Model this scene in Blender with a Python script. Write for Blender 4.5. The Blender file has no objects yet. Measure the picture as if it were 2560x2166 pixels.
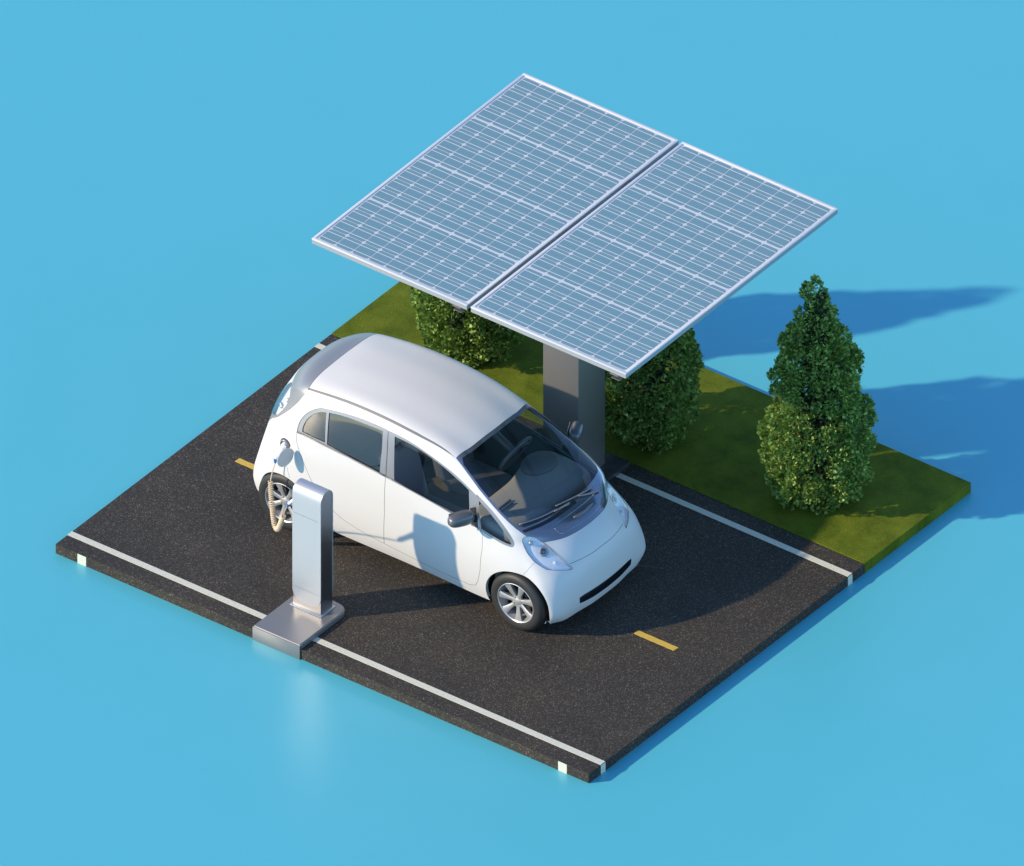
import bpy, bmesh, math, random
import numpy as np
from mathutils import Vector, Matrix
from mathutils.geometry import delaunay_2d_cdt
random.seed(7)
C = bpy.context.scene.collection
R = math.radians
# ------------------------------------------------------------------ helpers
def tag(o, label=None, cat=None, group=None, kind=None):
    if label: o['label'] = label
    if cat: o['category'] = cat
    if group: o['group'] = group
    if kind: o['kind'] = kind
    return o
def link_mesh(name, verts, faces, mat, parent=None, smooth=False, mats=None, midx=None, normals=None):
    me = bpy.data.meshes.new(name)
    me.from_pydata([tuple(map(float, v)) for v in verts], [], [tuple(int(i) for i in f) for f in faces])
    me.validate(clean_customdata=False)
    for m in (mats or [mat]): me.materials.append(m)
    if midx is not None:
        for p, i in zip(me.polygons, midx): p.material_index = i
    if smooth or normals is not None:
        me.polygons.foreach_set('use_smooth', [True] * len(me.polygons))
    if normals is not None:
        me.normals_split_custom_set_from_vertices([tuple(map(float, n)) for n in normals])
    o = bpy.data.objects.new(name, me); C.objects.link(o)
    if parent: o.parent = parent
    return o
def empty(name, loc=(0, 0, 0), rz=0):
    o = bpy.data.objects.new(name, None); C.objects.link(o)
    o.location = loc; o.rotation_euler = (0, 0, rz); o.empty_display_size = .2
    return o
class MB:
    """collects shapes in one mesh"""
    def __init__(s): s.v = []; s.f = []; s.m = []
    def add(s, v, f, m=0):
        k = len(s.v); s.v += [tuple(p) for p in v]; s.f += [tuple(i + k for i in q) for q in f]; s.m += [m] * len(f); return s
    def box(s, x0, x1, y0, y1, z0, z1, m=0):
        return s.add([(x0,y0,z0),(x1,y0,z0),(x1,y1,z0),(x0,y1,z0),(x0,y0,z1),(x1,y0,z1),(x1,y1,z1),(x0,y1,z1)],
                     [(3,2,1,0),(4,5,6,7),(0,1,5,4),(1,2,6,5),(2,3,7,6),(3,0,4,7)], m)
    def bbox(s, x0, x1, y0, y1, z0, z1, b=.004, m=0):
        bm = bmesh.new(); bmesh.ops.create_cube(bm, size=1)
        for v in bm.verts:
            v.co = Vector(((x0+x1)/2+v.co.x*(x1-x0), (y0+y1)/2+v.co.y*(y1-y0), (z0+z1)/2+v.co.z*(z1-z0)))
        bmesh.ops.bevel(bm, geom=bm.edges[:], offset=b, segments=2, affect='EDGES', profile=.5)
        return s.bm(bm, m)
    def bm(s, bm, m=0, M=None):
        bm.verts.index_update()
        s.add([(M @ v.co if M else v.co)[:] for v in bm.verts], [[v.index for v in f.verts] for f in bm.faces], m); bm.free(); return s
    def tube(s, pts, r, n=10, m=0, cap=True):
        pts = [Vector(p) for p in pts]; rr = r if isinstance(r, (list, tuple)) else [r]*len(pts)
        up = None; rings = []
        for i, p in enumerate(pts):
            t = (pts[min(i+1, len(pts)-1)] - pts[max(i-1, 0)]).normalized()
            if up is None:
                up = t.orthogonal().normalized()
            up = (up - t*up.dot(t)).normalized(); w = t.cross(up)
            rings.append([p + (up*math.cos(2*math.pi*k/n) + w*math.sin(2*math.pi*k/n))*rr[i] for k in range(n)])
        v = [q for g in rings for q in g]; f = []
        for i in range(len(pts)-1):
            for k in range(n):
                f.append((i*n+k, i*n+(k+1) % n, (i+1)*n+(k+1) % n, (i+1)*n+k))
        if cap: f.append(tuple(range(n-1, -1, -1))); f.append(tuple(range((len(pts)-1)*n, len(pts)*n)))
        return s.add(v, f, m)
    def prism(s, poly, axis, a0, a1, m=0):
        """extrude 2D polygon along axis (0,1,2)"""
        def P(u, v, w):
            return {0: (w, u, v), 1: (u, w, v), 2: (u, v, w)}[axis]
        n = len(poly); v = [P(*p, a0) for p in poly] + [P(*p, a1) for p in poly]
        f = [tuple(range(n-1, -1, -1)), tuple(range(n, 2*n))] + [(i, (i+1) % n, n+(i+1) % n, n+i) for i in range(n)]
        return s.add(v, f, m)
    def lathe(s, prof, n=48, axis='y', ctr=(0, 0, 0), m=0, closed=False):
        v = []; k = len(prof)
        for i in range(n):
            a = 2*math.pi*i/n
            for (r, h) in prof:
                if axis == 'y': v.append((ctr[0]+r*math.cos(a), ctr[1]+h, ctr[2]+r*math.sin(a)))
                else: v.append((ctr[0]+r*math.cos(a), ctr[1]+r*math.sin(a), ctr[2]+h))
        f = []
        for i in range(n):
            for j in range(k if closed else k-1):
                f.append((i*k+j, i*k+(j+1) % k, ((i+1) % n)*k+(j+1) % k, ((i+1) % n)*k+j))
        return s.add(v, f, m)
    def build(s, name, mat, parent=None, smooth=False, angle=None, mats=None):
        o = link_mesh(name, s.v, s.f, mat, parent, smooth or angle is not None, mats=mats, midx=s.m if mats else None)
        bm = bmesh.new(); bm.from_mesh(o.data); bmesh.ops.recalc_face_normals(bm, faces=bm.faces[:])
        if angle is not None:
            for e in bm.edges:
                if len(e.link_faces) == 2 and e.calc_face_angle(0) > R(angle): e.smooth = False
        bm.to_mesh(o.data); bm.free()
        return o
# ------------------------------------------------------------------ camera frame of the place (metres)
AZ = R(36.96); SP = .5734; CZ = (1-SP*SP)**.5
# ------------------------------------------------------------------ materials
def mat(name, col=(.5,.5,.5), rough=.5, metal=0., **kw):
    m = bpy.data.materials.new(name); m.use_nodes = True
    b = m.node_tree.nodes['Principled BSDF']
    b.inputs['Base Color'].default_value = (*col, 1); b.inputs['Roughness'].default_value = rough; b.inputs['Metallic'].default_value = metal
    for k, v in kw.items(): b.inputs[k.replace('_', ' ')].default_value = v
    return m
def nd(m, t, **kw):
    n = m.node_tree.nodes.new(t)
    for k, v in kw.items():
        if k in n.inputs.keys(): n.inputs[k].default_value = v
        else: setattr(n, k, v)
    return n
def lk(m, a, b): m.node_tree.links.new(a, b)
def bs(m): return m.node_tree.nodes['Principled BSDF']
def ramp(m, stops, fac):
    n = nd(m, 'ShaderNodeValToRGB'); e = n.color_ramp.elements
    while len(e) < len(stops): e.new(.5)
    for q, (p, c) in zip(e, stops): q.position = p; q.color = (*c, 1)
    lk(m, fac, n.inputs['Fac']); return n.outputs['Color']
def objco(m): return nd(m, 'ShaderNodeTexCoord').outputs['Object']
def noise(m, scale, detail=3, co=None, rough=.55):
    n = nd(m, 'ShaderNodeTexNoise'); n.inputs['Scale'].default_value = scale; n.inputs['Detail'].default_value = detail; n.inputs['Roughness'].default_value = rough
    lk(m, co if co else objco(m), n.inputs['Vector']); return n.outputs['Fac']
def bump(m, h, strength, dist=.01):
    b = nd(m, 'ShaderNodeBump'); b.inputs['Strength'].default_value = strength; b.inputs['Distance'].default_value = dist
    lk(m, h, b.inputs['Height']); lk(m, b.outputs['Normal'], bs(m).inputs['Normal'])
def mixc(m, fac, a, b, mode='MIX'):
    n = nd(m, 'ShaderNodeMix'); n.data_type = 'RGBA'; n.blend_type = mode
    for s, v in ((n.inputs[0], fac), (n.inputs[6], a), (n.inputs[7], b)):
        if isinstance(v, (int, float)): s.default_value = v
        elif isinstance(v, tuple): s.default_value = (*v, 1)
        else: lk(m, v, s)
    return n.outputs[2]

M_floor = mat('blue_floor', (.095, .54, .74), .3)
bs(M_floor).inputs['Specular IOR Level'].default_value = .75
nf = noise(M_floor, 1.2, 2)
lk(M_floor, mixc(M_floor, ramp(M_floor, [(.2, (0,0,0)), (.8, (1,1,1))], nf), (.094, .482, .555), (.098, .492, .57)), bs(M_floor).inputs['Base Color'])
nr = nd(M_floor, 'ShaderNodeMapRange'); nr.inputs[3].default_value = .32; nr.inputs[4].default_value = .345
lk(M_floor, noise(M_floor, 3, 3), nr.inputs[0]); lk(M_floor, nr.outputs[0], bs(M_floor).inputs['Roughness'])
bump(M_floor, noise(M_floor, 90, 2), .05, .002)

M_asph = mat('asphalt', (.05,.05,.05), .8)
co = objco(M_asph)
vo = nd(M_asph, 'ShaderNodeTexVoronoi'); vo.inputs['Scale'].default_value = 135; lk(M_asph, co, vo.inputs['Vector'])
v2 = nd(M_asph, 'ShaderNodeSeparateColor'); lk(M_asph, vo.outputs['Color'], v2.inputs[0])
grain = ramp(M_asph, [(0, (.020,.0155,.0100)), (.5, (.031,.0245,.0165)), (.76, (.047,.038,.027)), (.91, (.075,.062,.046)), (1, (.20,.168,.128))], v2.outputs[0])
big = ramp(M_asph, [(.3, (.70,.71,.73)), (.5, (1,.99,.97)), (.72, (1.35,1.25,1.1))], noise(M_asph, 1.1, 4, co))
mid = ramp(M_asph, [(.3, (.8,.8,.8)), (.7, (1.2,1.2,1.2))], noise(M_asph, 26, 3, co))
lk(M_asph, mixc(M_asph, 1., mixc(M_asph, 1., grain, big, 'MULTIPLY'), mid, 'MULTIPLY'), bs(M_asph).inputs['Base Color'])
bump(M_asph, vo.outputs['Distance'], .55, .006)

M_lawn = mat('lawn_turf', (.06,.09,.012), .95)
co = objco(M_lawn)
mp = nd(M_lawn, 'ShaderNodeMapping'); mp.inputs['Scale'].default_value = (1, 1, .3); lk(M_lawn, co, mp.inputs['Vector'])
g1 = ramp(M_lawn, [(.28, (.066,.095,.006)), (.5, (.13,.172,.012)), (.66, (.18,.212,.018)), (.8, (.27,.26,.04))], noise(M_lawn, 3.2, 8, mp.outputs[0], .68))
g2 = ramp(M_lawn, [(.3, (.55,.6,.5)), (.7, (1.35,1.3,1.2))], noise(M_lawn, 130, 3, co))
lk(M_lawn, mixc(M_lawn, 1., g1, g2, 'MULTIPLY'), bs(M_lawn).inputs['Base Color'])
bump(M_lawn, noise(M_lawn, 150, 4, co), .9, .012); bs(M_lawn).inputs['Specular IOR Level'].default_value = .15

def paint(name, c):
    m = mat(name, c, .6)
    w = noise(m, 60, 4)
    lk(m, ramp(m, [(.25, tuple(x*.78 for x in c)), (.5, c), (.8, tuple(min(1, x*1.05) for x in c))], w), bs(m).inputs['Base Color'])
    bump(m, w, .25, .003); return m
M_white_line = paint('white_road_paint', (.69,.665,.52))
M_yellow_line = paint('yellow_road_paint', (.66,.43,.07))

M_body = mat('white_car_paint', (.69,.665,.625), .45, 0, Coat_Weight=.08, Coat_Roughness=.08)
bump(M_body, noise(M_body, 1.5, 1), .02, .01)
M_gap = mat('panel_gap', (.16,.16,.165), .8)
M_silver = mat('silver_trim', (.27,.27,.28), .38, .5)
M_rail = mat('roof_rail_grey', (.16,.16,.165), .5)
M_gunmetal = mat('grey_metallic_paint', (.17,.17,.175), .36, .5, Coat_Weight=.1)
M_surround = mat('lamp_surround_grey', (.25,.245,.24), .4, .2)
M_spoil = mat('spoiler_metal', (.32,.315,.305), .34, .4)
M_black = mat('black_plastic', (.015,.016,.018), .45)
M_cabin = mat('cabin_plastic', (.12,.12,.12), .6)
M_dash = mat('dashboard_grey', (.34,.32,.29), .65)
M_seat = mat('seat_fabric', (.30,.30,.31), .9)
M_cowl = mat('gloss_black_cowl', (.26,.28,.32), .12, .75, Coat_Weight=1., Coat_Roughness=.03)
M_tyre = mat('tyre_rubber', (.030,.030,.029), .55)
bump(M_tyre, noise(M_tyre, 200, 2), .1, .002)
M_rim = mat('alloy_rim', (.55,.54,.52), .36, .55)
M_hub = mat('brake_dark', (.05,.05,.05), .5, .6)
M_wheelrim = mat('steering_wheel_dark', (.12,.12,.13), .4)
def glass(name, tint, refl=1., rough=.0):
    m = bpy.data.materials.new(name); m.use_nodes = True; nt = m.node_tree; nt.nodes.clear()
    o = nt.nodes.new('ShaderNodeOutputMaterial'); mx = nt.nodes.new('ShaderNodeMixShader'); t = nt.nodes.new('ShaderNodeBsdfTransparent'); g = nt.nodes.new('ShaderNodeBsdfGlossy')
    lw = nt.nodes.new('ShaderNodeLayerWeight'); lw.inputs['Blend'].default_value = .5
    pw = nt.nodes.new('ShaderNodeMath'); pw.operation = 'POWER'; pw.inputs[1].default_value = 4.5; nt.links.new(lw.outputs['Facing'], pw.inputs[0])
    f = nt.nodes.new('ShaderNodeMath'); f.operation = 'MULTIPLY_ADD'; f.inputs[1].default_value = .95; f.inputs[2].default_value = .05; nt.links.new(pw.outputs[0], f.inputs[0])
    mu = nt.nodes.new('ShaderNodeMath'); mu.operation = 'MULTIPLY'; mu.use_clamp = True; mu.inputs[1].default_value = refl
    t.inputs['Color'].default_value = (*tint, 1); g.inputs['Roughness'].default_value = rough
    nt.links.new(f.outputs[0], mu.inputs[0]); nt.links.new(mu.outputs[0], mx.inputs[0]); nt.links.new(t.outputs[0], mx.inputs[1]); nt.links.new(g.outputs[0], mx.inputs[2]); nt.links.new(mx.outputs[0], o.inputs['Surface'])
    return m
M_glass = glass('windshield_glass', (.82,.85,.86), 1.5)
M_sglass = glass('side_glass', (.78,.82,.84), .6)
M_pglass = glass('privacy_glass', (.30,.31,.32), 2.6, .05)
M_lens = glass('lamp_lens', (.95,.97,.99), 1.3)
M_reflector = mat('lamp_reflector', (.88,.88,.88), .35, .0)

M_alu = mat('charger_brushed_metal', (.38,.385,.40), .30, 1.)
co = objco(M_alu); mp = nd(M_alu, 'ShaderNodeMapping'); mp.inputs['Scale'].default_value = (1, 1, 60); lk(M_alu, co, mp.inputs['Vector'])
bump(M_alu, noise(M_alu, 8, 3, mp.outputs[0]), .03, .002)
M_aluf = mat('charger_front_metal', (.50,.51,.53), .46, .55)
M_plate = mat('plate_steel', (.27,.265,.26), .42, .5)
bump(M_plate, noise(M_plate, 40, 3), .03, .002)
M_pillar = mat('pillar_grey', (.40,.38,.36), .45, .75)
bump(M_pillar, noise(M_pillar, 30, 2), .03, .002)
M_plate2 = mat('pillar_base_steel', (.16,.17,.19), .22, .7)
M_frame = mat('module_frame', (.66,.655,.64), .45)
M_frame2 = mat('module_frame_side', (.40,.39,.395), .45, .3)
M_back = mat('module_backsheet', (.62,.64,.64), .45)
M_cell = mat('solar_cell', (.2,.33,.44), .30, 0, Coat_Weight=.15, Coat_Roughness=.25)
lk(M_cell, ramp(M_cell, [(.3, (.150,.280,.315)), (.7, (.18,.315,.345))], noise(M_cell, 170, 2)), bs(M_cell).inputs['Base Color'])
M_cable = mat('beige_cable', (.74,.58,.38), .5)
M_plug = mat('white_plug', (.78,.78,.80), .35)
M_blue = mat('blue_plug_tip', (.06,.20,.62), .4)

def leaf_mat():
    m = bpy.data.materials.new('leaf_green'); m.use_nodes = True; b = bs(m); b.inputs['Roughness'].default_value = .55
    b.inputs['Specular IOR Level'].default_value = .3
    g = nd(m, 'ShaderNodeNewGeometry')
    col = ramp(m, [(0, (.085,.15,.022)), (.5, (.20,.32,.060)), (.8, (.34,.48,.11)), (1, (.46,.60,.17))], g.outputs['Random Per Island'])
    lk(m, col, b.inputs['Base Color'])
    tr = nd(m, 'ShaderNodeBsdfTranslucent'); lk(m, col, tr.inputs['Color'])
    mx = nd(m, 'ShaderNodeMixShader'); mx.inputs[0].default_value = .12
    lk(m, b.outputs[0], mx.inputs[1]); lk(m, tr.outputs[0], mx.inputs[2]); lk(m, mx.outputs[0], m.node_tree.nodes['Material Output'].inputs['Surface'])
    return m
M_leaf = leaf_mat()
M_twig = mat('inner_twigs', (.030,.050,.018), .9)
M_bark = mat('bark', (.06,.045,.03), .9)
NET=[
# A0 lip
[(2.99,0,.17),(2.985,.2,.17),(2.965,.36,.17),(2.95,.515,.17),(2.92,.59,.17),(2.89,.64,.17),(2.87,.655,.17),(2.86,.668,.17),(2.85,.675,.17),(2.84,.68,.17)],
[(3.02,0,.30),(3.012,.2,.30),(2.995,.37,.30),(2.975,.535,.30),(2.955,.625,.295),(2.925,.675,.285),(2.89,.692,.27),(2.865,.694,.25),(2.84,.683,.21),(2.82,.685,.17)],
[(3.01,0,.50),(3.0,.2,.50),(2.98,.37,.50),(2.935,.555,.50),(2.885,.645,.495),(2.845,.69,.47),(2.81,.705,.42),(2.79,.708,.34),(2.78,.69,.25),(2.77,.685,.17)],
[(2.955,0,.67),(2.945,.2,.67),(2.91,.36,.665),(2.85,.525,.665),(2.78,.63,.66),(2.725,.682,.62),(2.68,.70,.54),(2.68,.71,.42),(2.68,.70,.27),(2.68,.685,.17)],
[(2.82,0,.835),(2.81,.18,.835),(2.765,.34,.835),(2.675,.475,.84),(2.605,.598,.825),(2.573,.668,.75),(2.56,.71,.62),(2.56,.725,.45),(2.56,.71,.28),(2.56,.685,.17)],
[(2.61,0,.965),(2.605,.2,.963),(2.575,.4,.96),(2.51,.585,.955),(2.435,.652,.885),(2.40,.69,.79),(2.38,.725,.64),(2.38,.7325,.46),(2.38,.715,.29),(2.38,.685,.17)],
[(2.22,0,1.215),(2.215,.2,1.213),(2.20,.41,1.205),(2.135,.585,1.185),(2.09,.65,1.045),(2.06,.69,.89),(2.05,.73,.68),(2.05,.735,.47),(2.05,.715,.29),(2.05,.685,.17)],
[(1.79,0,1.44),(1.785,.18,1.437),(1.77,.36,1.42),(1.74,.53,1.392),(1.72,.62,1.20),(1.71,.70,.96),(1.70,.735,.70),(1.70,.735,.47),(1.70,.712,.29),(1.70,.68,.175)],
[(1.42,0,1.545),(1.42,.18,1.54),(1.41,.37,1.518),(1.40,.54,1.465),(1.39,.635,1.25),(1.38,.71,.99),(1.37,.737,.71),(1.37,.735,.47),(1.37,.71,.29),(1.37,.678,.18)],
[(1.05,0,1.59),(1.05,.18,1.585),(1.05,.37,1.563),(1.05,.545,1.50),(1.05,.645,1.27),(1.05,.715,1.01),(1.05,.737,.72),(1.05,.735,.48),(1.05,.71,.29),(1.05,.678,.18)],
[(.65,0,1.595),(.65,.18,1.59),(.65,.37,1.567),(.65,.54,1.505),(.66,.645,1.28),(.67,.715,1.03),(.67,.737,.73),(.67,.735,.49),(.67,.712,.3),(.67,.68,.18)],
[(.30,0,1.57),(.30,.18,1.565),(.30,.36,1.54),(.30,.53,1.475),(.31,.635,1.28),(.32,.705,1.05),(.32,.735,.74),(.32,.7375,.50),(.32,.715,.3),(.32,.68,.18)],
[(.09,0,1.535),(.09,.18,1.53),(.085,.35,1.512),(.085,.515,1.443),(.06,.60,1.27),(.02,.685,1.03),(.03,.73,.75),(.03,.74,.5),(.03,.72,.3),(.03,.685,.18)],
[(-.12,0,1.465),(-.115,.18,1.46),(-.095,.33,1.435),(-.06,.475,1.375),(-.10,.56,1.225),(-.16,.645,1.02),(-.13,.70,.77),(-.12,.72,.52),(-.12,.71,.33),(-.12,.68,.19)],
[(-.29,0,1.22),(-.285,.18,1.22),(-.265,.34,1.20),(-.225,.45,1.165),(-.23,.53,1.08),(-.25,.60,.95),(-.23,.665,.77),(-.23,.69,.55),(-.22,.69,.36),(-.22,.67,.20)],
[(-.395,0,.92),(-.39,.18,.92),(-.375,.35,.91),(-.345,.46,.89),(-.315,.53,.85),(-.29,.575,.78),(-.28,.62,.68),(-.29,.655,.54),(-.31,.665,.38),(-.30,.65,.22)],
[(-.465,0,.50),(-.46,.2,.5),(-.445,.36,.5),(-.435,.47,.49),(-.425,.54,.475),(-.415,.58,.46),(-.40,.61,.44),(-.39,.632,.39),(-.375,.64,.32),(-.355,.635,.25)],
[(-.45,0,.25),(-.445,.2,.25),(-.43,.36,.25),(-.41,.47,.25),(-.39,.53,.25),(-.385,.56,.25),(-.38,.58,.25),(-.375,.595,.25),(-.37,.605,.25),(-.365,.61,.25)],
]
def coef1(P):
    n=len(P); A=np.zeros((n,n)); A[0,0]=1; A[-1,-1]=1
    for i in range(1,n-1): A[i,i-1]=1/6;A[i,i]=4/6;A[i,i+1]=1/6
    Cc=np.linalg.solve(A,P.reshape(n,-1)).reshape(P.shape)
    return np.concatenate([2*Cc[:1]-Cc[1:2],Cc,2*Cc[-1:]-Cc[-2:-1]],0)
def build(NET):
    P=np.array(NET,float)            # A x B x 3
    M=P[:,:0:-1]*np.array([1,-1,1])
    F=np.concatenate([M,P],1)        # b from -9..9
    C=coef1(F); C=coef1(C.transpose(1,0,2)).transpose(1,0,2)
    return C
NA=len(NET)-1; NB=9
CC=build(NET)
def bas(t):
    return np.stack([(1-t)**3,3*t**3-6*t**2+4,-3*t**3+3*t**2+3*t+1,t**3],-1)/6
def dbas(t):
    return np.stack([-(1-t)**2,3*t**2-4*t,-3*t**2+2*t+1,t**2],-1)/2
def ev(a,b,CC=None):
    if CC is None: CC=globals()['CC']
    a=np.asarray(a,float);b=np.asarray(b,float)
    ac=np.clip(a,0,NA);bc=np.clip(b,-NB,NB)
    i=np.minimum(ac.astype(int),NA-1); u=bc+NB; j=np.minimum(u.astype(int),2*NB-1)
    ta=ac-i;tb=u-j
    wa,wb,da,db=bas(ta),bas(tb),dbas(ta),dbas(tb)
    S=0;Sa=0;Sb=0
    for k in range(4):
        for l in range(4):
            c=CC[i+k,j+l]
            S=S+(wa[...,k]*wb[...,l])[...,None]*c
            Sa=Sa+(da[...,k]*wb[...,l])[...,None]*c
            Sb=Sb+(wa[...,k]*db[...,l])[...,None]*c
    S=S+Sa*(a-ac)[...,None]+Sb*(b-bc)[...,None]
    return S,Sa,Sb
AX=1.463;YC=2.094
# camera projection, full photo px
SC=285.2;OX,OY=138.7,1360.4
th=np.radians(36.96);sp=.5734;cz=(1-sp*sp)**.5
cc,sn=np.cos(th),np.sin(th)
MP=np.array([[cc,sn,0],[-sn*sp,cc*sp,cz]])
def proj(S,side=-1):
    W=S*np.array([1,side,1])+np.array([AX,YC,0])
    q=W@MP.T
    return np.stack([OX+SC*q[...,0],OY-SC*q[...,1]],-1)
ga,gb=np.meshgrid(np.arange(0,NA+.01,.1),np.arange(0,NB+.01,.1),indexing='ij')
def inv(px,side=-1,CC=None):
    """photo px -> (a,b) on near side (side=-1)"""
    S,Sa,Sb=ev(ga,gb,CC)
    Q=proj(S,side)
    N=np.cross(Sb,Sa)*np.array([1,side,1])   # orientation fixed below
    back=np.array([.4925,-.6544,.5734])
    # orient outward: compare with vector from axis
    ctr=np.array([1.25,0,.7]); out=(S-ctr)*np.array([1,side,1])
    sg=np.sign((N*out).sum(-1,keepdims=True)); N=N*sg
    vis=(N@back)>0
    out=[]
    for p in px:
        d=((Q-np.array(p))**2).sum(-1)+np.where(vis,0,1e6)
        k=np.unravel_index(np.argmin(d),d.shape)
        a,b=ga[k],gb[k]
        for it in range(8):
            s,sa,sb=ev(np.array(a),np.array(b),CC)
            q=proj(s,side);r=np.array(p)-q
            J=np.stack([MP@(sa*[1,side,1])*[SC,-SC],MP@(sb*[1,side,1])*[SC,-SC]],1)
            try: dd=np.linalg.solve(J.T@J+np.eye(2)*1.,J.T@r)
            except Exception: break
            dd=np.clip(dd,-.2,.2)
            a=float(a+dd[0]);b=float(b+dd[1])
            a=min(max(a,0),NA);b=min(max(b,0),NB+.6)
        s,_,_=ev(np.array(a),np.array(b),CC)
        out.append((a,b,float(np.hypot(*(np.array(p)-proj(s,side))))))
    return out
# ------------------------------------------------------------------ the setting
SX, SY, YG, TH = 5.852, 5.57, 4.02, .10
g = MB().add([(-120,-120,-TH),(120,-120,-TH),(120,120,-TH),(-120,120,-TH)], [(0,1,2,3)]).build('ground', M_floor); tag(g, kind='structure')
o = MB().bbox(0, SX, 0, YG, -TH, 0, .003).build('road', M_asph); tag(o, kind='structure')
o = MB().bbox(0, SX, YG+.003, SY, -TH, .006, .004).build('lawn', M_lawn); tag(o, kind='structure')
m_ = MB()
for y0, y1 in ((.172, .238), (3.775, 3.838)):
    m_.box(.001, SX+.003, y0, y1, -.002, .004); m_.box(SX, SX+.003, y0, y1, -TH+.001, .004)
for x0, x1 in ((.243, .337), (5.516, 5.611)):
    m_.box(x0, x1, -.003, .002, -TH+.001, -.001)
tag(m_.build('white_road_marking', M_white_line), kind='structure')
m_ = MB()
for x0, x1 in ((.498, .938), (4.875, 5.312)):
    n = 12; pts = []
    for i in range(n+1): pts.append((x0 + (x1-x0)*i/n, 1.952 + .0015*math.sin(i*2.3)))
    for i in range(n, -1, -1): pts.append((x0 + (x1-x0)*i/n + .006, 2.014 + .0015*math.sin(i*1.7+1)))
    m_.prism(pts, 2, -.002, .004)
tag(m_.build('yellow_road_marking', M_yellow_line), kind='structure')

# ------------------------------------------------------------------ solar canopy
can = empty('solar_canopy', (2.95, 3.64, 0)); tag(can, 'flat solar canopy of two white framed panels on one square grey pillar', 'solar canopy')
MB().bbox(-.195, .195, -.195, .195, .04, 2.72, .006).build('pillar', M_pillar, can, angle=40)
MB().bbox(-.36, .36, -.345, .345, .0, .045, .006).build('base_plate', M_plate2, can, angle=40)
HT = 2.87; tilt = math.atan(.04/3.09)
deck = Matrix.Translation((.205, -.262, HT)) @ Matrix.Rotation(tilt, 4, 'X')
def onto_deck(o): o.matrix_local = deck; return o
L2 = 1.548
for bx in (-1.45, -.13, 1.60):
    b = MB()
    b.box(bx-.045, bx+.045, -L2-(.012 if bx > -1 else -.35), L2+.03, -.062, -.056); b.box(bx-.045, bx+.045, -L2+(.01 if bx > -1 else .35), L2, -.118, -.112)
    b.box(bx-.004, bx+.004, -L2+.35, L2, -.112, -.062)
    onto_deck(b.build('support_beam', M_gunmetal, can))
for by in (-.9, .0, .9):
    b = MB(); b.box(-1.55, 1.55, by-.04, by+.04, -.165, -.119)
    onto_deck(b.build('cross_beam', M_gunmetal, can))
MW = 1.704; GAP = .040
for k, sx in enumerate((-1, 1)):
    xc = sx*(MW/2 + GAP/2)
    x0, x1, y0, y1 = xc-MW/2, xc+MW/2, -L2, L2
    f = MB(); w = .028
    f.bbox(x0, x1, y0, y0+w, -.014, 0, .004); f.bbox(x0, x1, y1-w, y1, -.014, 0, .004)
    f.bbox(x0, x0+w, y0+w, y1-w, -.014, -.0005, .004); f.bbox(x1-w, x1, y0+w, y1-w, -.014, -.0005, .004)
    q_ = .003
    f.box(x0+q_, x1-q_, y0+q_, y0+.012, -.055, -.0135, 1); f.box(x0+q_, x1-q_, y1-.012, y1-q_, -.055, -.0135, 1)
    f.box(x0+q_, x0+.012, y0+.012, y1-.012, -.055, -.0135, 1); f.box(x1-.012, x1-q_, y0+.012, y1-.012, -.055, -.0135, 1)
    mod = onto_deck(f.build('solar_module', M_frame, can, angle=40, mats=[M_frame, M_frame2]))
    s = MB().box(x0+w-.002, x1-w+.002, y0+w-.002, y1-w+.002, -.012, -.008).build('back_sheet', M_back, mod)
    nc, ng, nr_ = 9, 4, 4
    ax0, ax1, ay0, ay1 = x0+w+.012, x1-w-.012, y0+w+.014, y1-w-.014
    gg = .020
    cw = (ax1-ax0)/nc; chh = (ay1-ay0-gg*(ng-1))/(ng*nr_)
    cells = MB(); bus = MB(); e = .0034
    for gi in range(ng):
        for ri in range(nr_):
            cy0 = ay0 + (gi*nr_+ri)*chh + gi*gg
            for ci in range(nc):
                cx0 = ax0 + ci*cw
                r = .028; a0, a1, b0, b1 = cx0+.0046, cx0+cw-.0046, cy0+e, cy0+chh-e
                poly = []
                for (qx, qy, st) in ((a1-r, b1-r, 0), (a0+r, b1-r, 1), (a0+r, b0+r, 2), (a1-r, b0+r, 3)):
                    for t in range(5):
                        an = (st + t/4)*math.pi/2; poly.append((qx+r*math.cos(an), qy+r*math.sin(an)))
                cells.add([(p[0], p[1], -.0065) for p in poly], [tuple(range(len(poly)))])
            for fr in (.245, .755):
                yy = cy0 + chh*fr; bus.box(ax0+.004, ax1-.004, yy-.0032, yy+.0032, -.0075, -.0052)
    cells.build('solar_cells', M_cell, mod); bus.build('busbars', M_back, mod)

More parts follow.
